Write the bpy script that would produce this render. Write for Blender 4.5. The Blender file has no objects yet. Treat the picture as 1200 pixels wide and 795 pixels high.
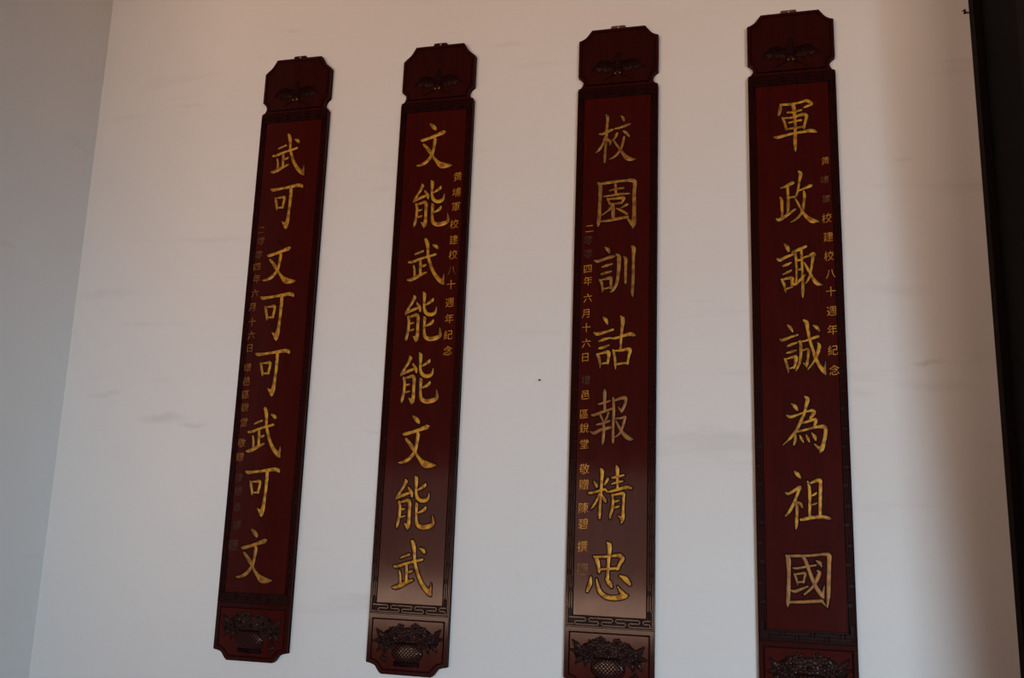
import bpy, bmesh, math, random
from mathutils import Vector, Matrix
C = bpy.context.scene.collection
S = bpy.context.scene
random.seed(7)

# ------------------------------------------------------------------ camera
YAW, PITCH, ROLL, FPX = -0.262507, 0.200097, 0.035801, 1100.41
TOP = 3.43                                   # height of the upper ends of the boards above the floor
fw = Vector((math.sin(YAW) * math.cos(PITCH), math.cos(YAW) * math.cos(PITCH), math.sin(PITCH)))
rt = Vector((math.cos(YAW), -math.sin(YAW), 0))
up = rt.cross(fw)
cr, sr = math.cos(ROLL), math.sin(ROLL)
rt, up = cr * rt + sr * up, -sr * rt + cr * up
cam = bpy.data.cameras.new('camera')
cam_o = bpy.data.objects.new('camera', cam)
C.objects.link(cam_o)
cam.sensor_width = 36
cam.lens = FPX * 36 / 1200
cam.clip_start = 0.05
cam_o.matrix_world = Matrix(((rt.x, up.x, -fw.x, 1.82476), (rt.y, up.y, -fw.y, -3.25601),
                             (rt.z, up.z, -fw.z, TOP - 1.87822), (0, 0, 0, 1)))
S.camera = cam_o

# ------------------------------------------------------------------ light, world, exposure
S.view_settings.view_transform = 'Standard'
S.view_settings.look = 'None'
S.view_settings.gamma = 1
S.view_settings.use_curve_mapping = False
S.view_settings.exposure = 0.0
S.cycles.use_denoising = True
S.cycles.max_bounces = 8
S.cycles.diffuse_bounces = 5

w = bpy.data.worlds.new('sky')
S.world = w
w.use_nodes = True
w.node_tree.nodes['Background'].inputs[0].default_value = (0.55, 0.72, 1.0, 1)
w.node_tree.nodes['Background'].inputs[1].default_value = 1.0


def area(name, loc, target, sx, sy, power, col, spread=180):
    l = bpy.data.lights.new(name, 'AREA')
    l.shape = 'RECTANGLE'
    l.size, l.size_y = sx, sy
    l.energy = power
    l.color = col
    l.spread = math.radians(spread)
    o = bpy.data.objects.new(name, l)
    C.objects.link(o)
    o.location = loc
    o.rotation_euler = (Vector(target) - Vector(loc)).to_track_quat('-Z', 'Z').to_euler()
    return o


# sunlit courtyard paving seen through the hall door, sky light from a strip lamp added beyond the right-hand opening
area('courtyard_bounce', (-3.4, -16.0, 0.03), (-3.4, -16.0, 5), 9.0, 8.0, 5200, (1.0, 0.65, 0.46))
area('courtyard_bounce_beside', (5.6, -16.0, 0.03), (5.6, -16.0, 5), 9.0, 8.0, 5000, (1.0, 0.76, 0.60))
area('added_sky_strip', (5.6, -12.0, 2.02), (1.7, 0, 1.4), 5.0, 0.5, 1020, (0.58, 0.82, 1.0))


# ------------------------------------------------------------------ materials


def nodes(name):
    m = bpy.data.materials.new(name)
    m.use_nodes = True
    nt = m.node_tree
    return m, nt, nt.nodes['Principled BSDF']


def N(nt, kind, **kw):
    n = nt.nodes.new(kind)
    for k, v in kw.items():
        setattr(n, k, v)
    return n


def ramp(nt, fac, stops):
    r = N(nt, 'ShaderNodeValToRGB')
    el = r.color_ramp.elements
    while len(el) < len(stops):
        el.new(0.5)
    for e, (p, c) in zip(el, stops):
        e.position = p
        e.color = (*c, 1)
    nt.links.new(fac, r.inputs[0])
    return r.outputs[0]


def mapped(nt, scale):
    tc = N(nt, 'ShaderNodeTexCoord')
    mp = N(nt, 'ShaderNodeMapping')
    mp.inputs['Scale'].default_value = scale
    nt.links.new(tc.outputs['Object'], mp.inputs[0])
    return mp.outputs[0]


def noise(nt, vec, scale, detail=4, rough=0.55):
    n = N(nt, 'ShaderNodeTexNoise')
    n.inputs['Scale'].default_value = scale
    n.inputs['Detail'].default_value = detail
    n.inputs['Roughness'].default_value = rough
    nt.links.new(vec, n.inputs['Vector'])
    return n.outputs[0]


def mix(nt, fac, a, b, mode='MIX'):
    m = N(nt, 'ShaderNodeMix', data_type='RGBA', blend_type=mode)
    if isinstance(fac, float):
        m.inputs[0].default_value = fac
    else:
        nt.links.new(fac, m.inputs[0])
    for i, v in ((6, a), (7, b)):
        if isinstance(v, tuple):
            m.inputs[i].default_value = (*v, 1)
        else:
            nt.links.new(v, m.inputs[i])
    return m.outputs[2]


def bump(nt, bsdf, h, strength, dist):
    b = N(nt, 'ShaderNodeBump')
    b.inputs['Strength'].default_value = strength
    b.inputs['Distance'].default_value = dist
    nt.links.new(h, b.inputs['Height'])
    nt.links.new(b.outputs[0], bsdf.inputs['Normal'])


def plaster(name, base, dirty, seed, stains=()):
    m, nt, b = nodes(name)
    v = mapped(nt, (1, 1, 1))
    nz = N(nt, 'ShaderNodeTexNoise')
    nz.inputs['Scale'].default_value = 9
    nz.inputs['Detail'].default_value = 4
    nt.links.new(v, nz.inputs['Vector'])
    wa = N(nt, 'ShaderNodeVectorMath', operation='MULTIPLY_ADD')
    nt.links.new(nz.outputs['Color'], wa.inputs[0])
    wa.inputs[1].default_value = (0.10, 0, 0.06)
    wa.inputs[2].default_value = (-0.05, 0, -0.03)
    wd = N(nt, 'ShaderNodeVectorMath', operation='ADD')
    nt.links.new(wa.outputs[0], wd.inputs[0])
    nt.links.new(v, wd.inputs[1])
    wob = wd.outputs[0]
    vs = mapped(nt, (0.5, 0.5, 4.0))                      # horizontal trowel marks and drag stains
    big = noise(nt, v, 1.3 + seed, 5, 0.6)
    streak = noise(nt, vs, 1.7 + seed, 6, 0.62)
    c1 = ramp(nt, big, ((0.25, tuple(0.955 * x for x in base)), (0.75, base)))
    st = ramp(nt, streak, ((0.60, (0, 0, 0)), (0.86, (0.55, 0.55, 0.55))))
    c2 = mix(nt, st, c1, dirty)
    fine = noise(nt, v, 55, 4, 0.6)
    spots = ramp(nt, noise(nt, v, 22, 2, 0.5), ((0.77, (0, 0, 0)), (0.82, (0.35, 0.35, 0.35))))
    c3 = mix(nt, spots, c2, tuple(0.72 * x for x in base))
    for (sx, sz, wx, wz, amt) in stains:           # drag marks and damp smudges where the photo has them
        mp = N(nt, 'ShaderNodeMapping')
        mp.inputs['Location'].default_value = (-sx / wx, 0, -sz / wz)
        mp.inputs['Scale'].default_value = (1 / wx, 0, 1 / wz)
        nt.links.new(wob, mp.inputs[0])
        ln = N(nt, 'ShaderNodeVectorMath', operation='LENGTH')
        nt.links.new(mp.outputs[0], ln.inputs[0])
        mask = ramp(nt, ln.outputs['Value'], ((0.0, (amt * 0.75,) * 3), (1.0, (0, 0, 0))))
        c3 = mix(nt, mask, c3, dirty)
    nt.links.new(c3, b.inputs['Base Color'])
    b.inputs['Roughness'].default_value = 0.9
    b.inputs['Specular IOR Level'].default_value = 0.15
    sm = N(nt, 'ShaderNodeMath', operation='MULTIPLY_ADD')
    nt.links.new(fine, sm.inputs[0])
    sm.inputs[1].default_value = 0.15
    nt.links.new(noise(nt, v, 4, 3), sm.inputs[2])
    bump(nt, b, sm.outputs[0], 0.35, 0.012)
    return m


def lacquer(name, col, dark, coat, rough, coat_rough=0.1, spec=0.03):
    m, nt, b = nodes(name)
    v = mapped(nt, (14, 14, 1.6))                          # soft vertical grain under the lacquer
    g = noise(nt, v, 3, 5, 0.6)
    nt.links.new(ramp(nt, g, ((0.3, dark), (0.7, col))), b.inputs['Base Color'])
    v2 = mapped(nt, (1, 1, 1))
    r = noise(nt, v2, 9, 5, 0.6)
    b.inputs['Roughness'].default_value = rough
    b.inputs['Specular IOR Level'].default_value = spec
    b.inputs['Coat Weight'].default_value = coat
    mr = N(nt, 'ShaderNodeMapRange')
    mr.inputs[1].default_value, mr.inputs[2].default_value = 0.3, 0.7
    mr.inputs[3].default_value, mr.inputs[4].default_value = coat_rough * 0.8, coat_rough * 1.3
    nt.links.new(r, mr.inputs[0])
    nt.links.new(mr.outputs[0], b.inputs['Coat Roughness'])
    bump(nt, b, noise(nt, v2, 14, 3), 0.12, 0.004)
    return m


def gilt(name, gold, worn, lo, hi):
    m, nt, b = nodes(name)
    v = mapped(nt, (1, 1, 1))
    n1 = noise(nt, v, 48, 4, 0.6)
    nt.links.new(ramp(nt, n1, ((lo, worn), (hi, gold))), b.inputs['Base Color'])
    b.inputs['Roughness'].default_value = 0.42
    b.inputs['Metallic'].default_value = 0.15
    b.inputs['Specular IOR Level'].default_value = 0.3
    bump(nt, b, noise(nt, v, 160, 2), 0.25, 0.001)
    return m


def plain(name, col, rough=0.6, metal=0.0, spec=0.3):
    m, nt, b = nodes(name)
    v = mapped(nt, (1, 1, 1))
    n = noise(nt, v, 30, 3)
    nt.links.new(ramp(nt, n, ((0.3, tuple(0.75 * x for x in col)), (0.7, col))), b.inputs['Base Color'])
    b.inputs['Roughness'].default_value = rough
    b.inputs['Metallic'].default_value = metal
    b.inputs['Specular IOR Level'].default_value = spec
    return m


M_WALL = plaster('white_plaster', (0.80, 0.785, 0.77), (0.52, 0.48, 0.44), 0.0, [(-0.475, 1.939, 0.14, 0.022, 0.55), (-0.333, 1.916, 0.08, 0.014, 0.5), (-0.775, 2.036, 0.1, 0.015, 0.35), (2.35, 2.136, 0.06, 0.012, 0.7), (2.372, 2.057, 0.16, 0.025, 0.25), (2.27, 2.38, 0.14, 0.03, 0.25), (-0.068, 3.584, 0.07, 0.012, 0.3), (-0.835, 2.458, 0.25, 0.03, 0.2), (0.907, 3.418, 0.09, 0.014, 0.25), (2.15, 2.035, 0.05, 0.02, 0.25), (1.653, 1.919, 0.1, 0.02, 0.15), (0.435, 1.895, 0.05, 0.012, 0.3), (0.406, 2.847, 0.06, 0.02, 0.2), (2.317, 2.845, 0.05, 0.01, 0.35)])
M_WALL2 = plaster('side_plaster', (0.89, 0.875, 0.86), (0.62, 0.58, 0.54), 0.37)
M_LAC = lacquer('maroon_lacquer', (0.054, 0.0040, 0.0024), (0.036, 0.0026, 0.0018), 0.235, 0.5)
M_RIM = lacquer('rim_lacquer', (0.033, 0.0045, 0.0035), (0.022, 0.0032, 0.0026), 0.22, 0.5)
M_DARK = lacquer('groove_lacquer', (0.012, 0.0034, 0.0028), (0.008, 0.0024, 0.002), 0.10, 0.6, 0.3)
M_CARV = lacquer('carving_lacquer', (0.030, 0.010, 0.0075), (0.018, 0.0062, 0.005), 0.16, 0.5, 0.2)
M_PADS = lacquer('polished_weave', (0.052, 0.013, 0.009), (0.036, 0.009, 0.007), 0.34, 0.5, 0.12)
M_WEAVE = lacquer('dark_weave', (0.010, 0.0036, 0.003), (0.007, 0.0026, 0.0022), 0.03, 0.6, 0.3)
M_SIDE = lacquer('edge_lacquer', (0.030, 0.0045, 0.0042), (0.020, 0.0032, 0.003), 0.0, 0.7, 0.3, 0.01)
M_BAT = lacquer('bat_lacquer', (0.019, 0.0036, 0.0029), (0.013, 0.0026, 0.0022), 0.05, 0.55, 0.3)
M_GOLD = gilt('gold_leaf', (0.56, 0.265, 0.022), (0.25, 0.085, 0.010), 0.40, 0.55)
M_WORN = gilt('worn_gold_leaf', (0.42, 0.19, 0.025), (0.17, 0.055, 0.012), 0.36, 0.62)
M_FADE = gilt('faded_gold_leaf', (0.27, 0.13, 0.03), (0.08, 0.03, 0.012), 0.38, 0.62)
M_SMALL = gilt('small_gold_leaf', (0.60, 0.28, 0.020), (0.34, 0.13, 0.011), 0.36, 0.55)
M_DIM = gilt('darkened_gold_leaf', (0.105, 0.055, 0.028), (0.03, 0.015, 0.011), 0.40, 0.66)
M_LINE = plain('dark_groove', (0.010, 0.0045, 0.004), 0.8, 0, 0.1)
M_BRASS = plain('tarnished_brass', (0.17, 0.085, 0.035), 0.5, 0.5)
M_COPPER = gilt('copper_toned_leaf', (0.34, 0.135, 0.030), (0.19, 0.068, 0.016), 0.36, 0.6)
M_PIN = plain('bright_nail', (0.55, 0.45, 0.36), 0.35, 0.3)
M_TIMBER = plain('black_brown_timber', (0.009, 0.0045, 0.0038), 0.7, 0, 0.06)
M_TIMBER2 = plain('black_timber_panel', (0.0055, 0.0042, 0.0040), 0.75, 0, 0.05)
M_IRON = plain('rusty_iron', (0.03, 0.018, 0.012), 0.7)
M_FLOOR = plain('terracotta_floor', (0.22, 0.12, 0.08), 0.8)
M_CEIL = plain('dark_wood_ceiling', (0.12, 0.07, 0.045), 0.8)
M_STONE = plain('shaded_stone', (0.34, 0.34, 0.36), 0.9)

# ------------------------------------------------------------------ mesh helpers


def build(name, bm, mat, parent=None, smooth=False, fix=True):
    if fix:
        bmesh.ops.recalc_face_normals(bm, faces=bm.faces)
    me = bpy.data.meshes.new(name)
    bm.to_mesh(me)
    bm.free()
    me.materials.append(mat)
    if smooth:
        for p in me.polygons:
            p.use_smooth = True
    o = bpy.data.objects.new(name, me)
    C.objects.link(o)
    if parent:
        o.parent = parent
    return o


def struct(name, bm, mat):
    o = build(name, bm, mat)
    o['kind'] = 'structure'
    return o


def box(bm, x0, x1, y0, y1, z0, z1):
    v = [bm.verts.new(p) for p in ((x0, y0, z0), (x1, y0, z0), (x1, y1, z0), (x0, y1, z0),
                                   (x0, y0, z1), (x1, y0, z1), (x1, y1, z1), (x0, y1, z1))]
    for f in ((0, 3, 2, 1), (4, 5, 6, 7), (0, 1, 5, 4), (1, 2, 6, 5), (2, 3, 7, 6), (3, 0, 4, 7)):
        bm.faces.new([v[i] for i in f])


def slab(bm, pts, yb, yf, bev=0.0015):
    """outline in the board plane, from depth yb (back) to yf (front, more negative), front edge eased"""
    ins = offset(pts, bev)
    back = [bm.verts.new((x, yb, z)) for x, z in pts]
    mid = [bm.verts.new((x, yf + bev, z)) for x, z in pts]
    fr = [bm.verts.new((x, yf, z)) for x, z in ins]
    n = len(pts)
    for i in range(n):
        j = (i + 1) % n
        bm.faces.new((back[i], back[j], mid[j], mid[i]))
        bm.faces.new((mid[i], mid[j], fr[j], fr[i]))
    bm.faces.new(fr)
    bm.faces.new(back[::-1])


def ring(bm, outer, inner, yb, yf, bev=0.001):
    o2, i2 = offset(outer, bev), offset(inner, -bev)
    loops = [[bm.verts.new((x, y, z)) for x, z in P] for P, y in
             ((outer, yb), (outer, yf + bev), (o2, yf), (i2, yf), (inner, yf + bev), (inner, yb))]
    n = len(outer)
    for a in range(6):
        A, B = loops[a], loops[(a + 1) % 6]
        for i in range(n):
            j = (i + 1) % n
            bm.faces.new((A[i], A[j], B[j], B[i]))


def offset(pts, d):
    """inward offset of a closed outline (counter-clockwise seen from the front)"""
    n = len(pts)
    out = []
    for i in range(n):
        p0, p1, p2 = Vector(pts[i - 1]), Vector(pts[i]), Vector(pts[(i + 1) % n])
        a, b = (p1 - p0).normalized(), (p2 - p1).normalized()
        na, nb = Vector((-a.y, a.x)), Vector((-b.y, b.x))
        k = (na + nb)
        k = k / max(0.35, k.dot(k) / 2)
        out.append(tuple(p1 + k * d))
    return out


def rect(x0, x1, z0, z1):
    return [(x0, z0), (x1, z0), (x1, z1), (x0, z1)]


def bar(bm, p, q, w, yb, yf):
    p, q = Vector(p), Vector(q)
    d = (q - p).normalized() * (w / 2)
    n = Vector((-d.y, d.x))
    a = [p - d - n, q + d - n, q + d + n, p - d + n]
    slab(bm, [tuple(t) for t in a], yb, yf, w * 0.14)


def smooth_line(pts, sub=4):
    if len(pts) < 3:
        return [tuple(p) for p in pts]
    P = [Vector(p) for p in pts]
    P = [P[0] * 2 - P[1]] + P + [P[-1] * 2 - P[-2]]
    out = []
    for i in range(1, len(P) - 2):
        for k in range(sub):
            t = k / sub
            a, b, c, d = P[i - 1:i + 3]
            out.append(0.5 * ((2 * b) + (c - a) * t + (2 * a - 5 * b + 4 * c - d) * t * t + (3 * b - a - 3 * c + d) * t ** 3))
    out.append(P[-2])
    return [tuple(p) for p in out]


def stroke(bm, pts, y0, h, grow=0.0):
    """a brush stroke: tapering ribbon with round ends and a rounded back"""
    L = smooth_line(pts)
    n = len(L)
    rows = []

    def row(c, nrm, r):
        r = max(r, 0.0004)
        rows.append([bm.verts.new((c.x + nrm.x * r * s, y0 - h * k, c.y + nrm.y * r * s))
                     for s, k in ((-1, 0), (-0.82, 0.65), (-0.35, 1), (0.35, 1), (0.82, 0.65), (1, 0))])
    for i in range(n):
        c = Vector(L[i][:2])
        r = max(L[i][2], 0.0003) + grow
        a = Vector(L[max(i - 1, 0)][:2])
        b = Vector(L[min(i + 1, n - 1)][:2])
        t = (b - a).normalized()
        nr = Vector((-t.y, t.x))
        if i == 0:
            for q in (0.98, 0.75, 0.4):
                row(c - t * r * q, nr, r * math.sqrt(1 - q * q))
        row(c, nr, r)
        if i == n - 1:
            for q in (0.4, 0.75, 0.98):
                row(c + t * r * q, nr, r * math.sqrt(1 - q * q))
    for A, B in zip(rows, rows[1:]):
        for k in range(5):
            bm.faces.new((A[k], A[k + 1], B[k + 1], B[k]))
    for e in (rows[0], rows[-1]):
        bm.faces.new(e)


def tube(bm, pts, r, seg=6):
    P = [Vector(p) for p in pts]
    rows = []
    for i, p in enumerate(P):
        t = (P[min(i + 1, len(P) - 1)] - P[max(i - 1, 0)]).normalized()
        a = t.cross(Vector((0, 1, 0)))
        if a.length < 0.05:
            a = t.cross(Vector((1, 0, 0)))
        a.normalize()
        b = t.cross(a)
        rr = r[i] if isinstance(r, (list, tuple)) else r
        rows.append([bm.verts.new(p + (a * math.cos(k * 2 * math.pi / seg) + b * math.sin(k * 2 * math.pi / seg)) * rr) for k in range(seg)])
    for A, B in zip(rows, rows[1:]):
        for k in range(seg):
            bm.faces.new((A[k], A[(k + 1) % seg], B[(k + 1) % seg], B[k]))
    bm.faces.new(rows[0][::-1])
    bm.faces.new(rows[-1])


def dome(bm, cx, cz, y0, a, b, h, ang=0.0, seg=14, rings=4, ribs=0, depth=0.0, taper=0.0):
    """half-ellipsoid boss standing off the board; ribs and taper turn it into petals and leaves"""
    ca, sa = math.cos(ang), math.sin(ang)
    loops = []
    for k in range(rings + 1):
        f = k / rings * math.pi / 2
        rr, hh = math.cos(f), math.sin(f)
        if k == rings:
            break
        L = []
        for s in range(seg):
            t = 2 * math.pi * s / seg
            x, z = a * rr * math.cos(t), b * rr * math.sin(t)
            if taper:
                z *= 1 - taper * (x / a) if x > 0 else 1
            e = h * hh - (depth * math.cos(ribs * t) * rr if ribs else 0)
            L.append(bm.verts.new((cx + x * ca - z * sa, y0 - e, cz + x * sa + z * ca)))
        loops.append(L)
    top = bm.verts.new((cx, y0 - h, cz))
    for A, B in zip(loops, loops[1:]):
        for s in range(seg):
            bm.faces.new((A[s], A[(s + 1) % seg], B[(s + 1) % seg], B[s]))
    for s in range(seg):
        bm.faces.new((loops[-1][s], loops[-1][(s + 1) % seg], top))


# ------------------------------------------------------------------ the room
FRONT, LEFT, RIGHT, HIGH = -8.0, -5.0, 7.0, 4.5

bm = bmesh.new()
n = 60
box(bm, LEFT, RIGHT, 0, 0.25, 0, HIGH)
struct('wall_back', bm, M_WALL)

bm = bmesh.new()                              # return wall on the left, a little out of plumb
x0, x1, ye = -0.946, -0.976, -1.7
v = [bm.verts.new(p) for p in ((x0 - .3, 0.0, 0), (x0, 0.0, 0), (x0, ye, 0), (x0 - .3, ye, 0),
                               (x1 - .3, 0.0, HIGH), (x1, 0.0, HIGH), (x1, ye, HIGH), (x1 - .3, ye, HIGH))]
for f in ((0, 1, 2, 3), (4, 5, 6, 7), (0, 1, 5, 4), (1, 2, 6, 5), (2, 3, 7, 6), (3, 0, 4, 7)):
    bm.faces.new([v[i] for i in f])
struct('wall_left', bm, M_WALL2)

bm = bmesh.new()
box(bm, LEFT - 5, RIGHT + 5, FRONT - 13, 0.25, -0.15, 0)
struct('floor', bm, M_FLOOR)
bm = bmesh.new()
box(bm, LEFT, RIGHT, FRONT, 0.25, HIGH, HIGH + 0.15)
struct('ceiling', bm, M_CEIL)
DX0, DX1, DZ = -3.3, 0.95, 2.25               # the doorway to the courtyard, behind the camera
bm = bmesh.new()
box(bm, LEFT, DX0, FRONT - 0.25, FRONT, 0, HIGH)
box(bm, DX1, 3.3, FRONT - 0.25, FRONT, 0, HIGH)
box(bm, 3.3, 6.9, FRONT - 0.25, FRONT, 2.02, HIGH)  # lintel of an added opening, set to keep the sky lamp off the upper wall
box(bm, 6.9, RIGHT, FRONT - 0.25, FRONT, 0, HIGH)
box(bm, DX0, DX1, FRONT - 0.25, FRONT, DZ, HIGH)
struct('wall_front', bm, M_CEIL)
bm = bmesh.new()
box(bm, RIGHT, RIGHT + 0.2, FRONT, 0.25, 0, HIGH)
struct('wall_right', bm, M_CEIL)
bm = bmesh.new()
box(bm, LEFT - 0.2, LEFT, FRONT, 0.25, 0, HIGH)
struct('wall_far_left', bm, M_WALL2)
bm = bmesh.new()
box(bm, -14, 14, FRONT - 12.9, FRONT - 12.5, 0, 3.4)
struct('wall_courtyard', bm, M_STONE)

# dark timber door leaf standing at right angles to the wall on the right edge of the picture
bm = bmesh.new()
DXB, DXT = 2.567, 2.548
def leaf(bm, y0, y1, z0, z1, dx0, dx1):
    def X(z, d):
        return DXB + (DXT - DXB) * (z - 1.15) / 2.3 + d
    vs = []
    for z in (z0, z1):
        for (d, y) in ((dx0, y0), (dx1, y0), (dx1, y1), (dx0, y1)):
            vs.append(bm.verts.new((X(z, d), y, z)))
    for f in ((0, 3, 2, 1), (4, 5, 6, 7), (0, 1, 5, 4), (1, 2, 6, 5), (2, 3, 7, 6), (3, 0, 4, 7)):
        bm.faces.new([vs[i] for i in f])
leaf(bm, -0.075, 0.0, 0.0, HIGH - 0.02, 0.0, 0.09)           # hinge stile against the wall
leaf(bm, -0.082, -0.070, 0.0, HIGH - 0.02, -0.004, 0.03)      # moulding
leaf(bm, -0.64, -0.54, 0.0, HIGH - 0.02, 0.0, 0.09)
for z in (0.0, 0.62, 4.1):
    leaf(bm, -0.54, -0.075, z, z + 0.14, 0.004, 0.085)
door = struct('door_1', bm, M_TIMBER)
bm = bmesh.new()
leaf(bm, -0.55, -0.07, 0.02, HIGH - 0.04, 0.018, 0.06)
build('door_panel', bm, M_TIMBER2, door)

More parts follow.
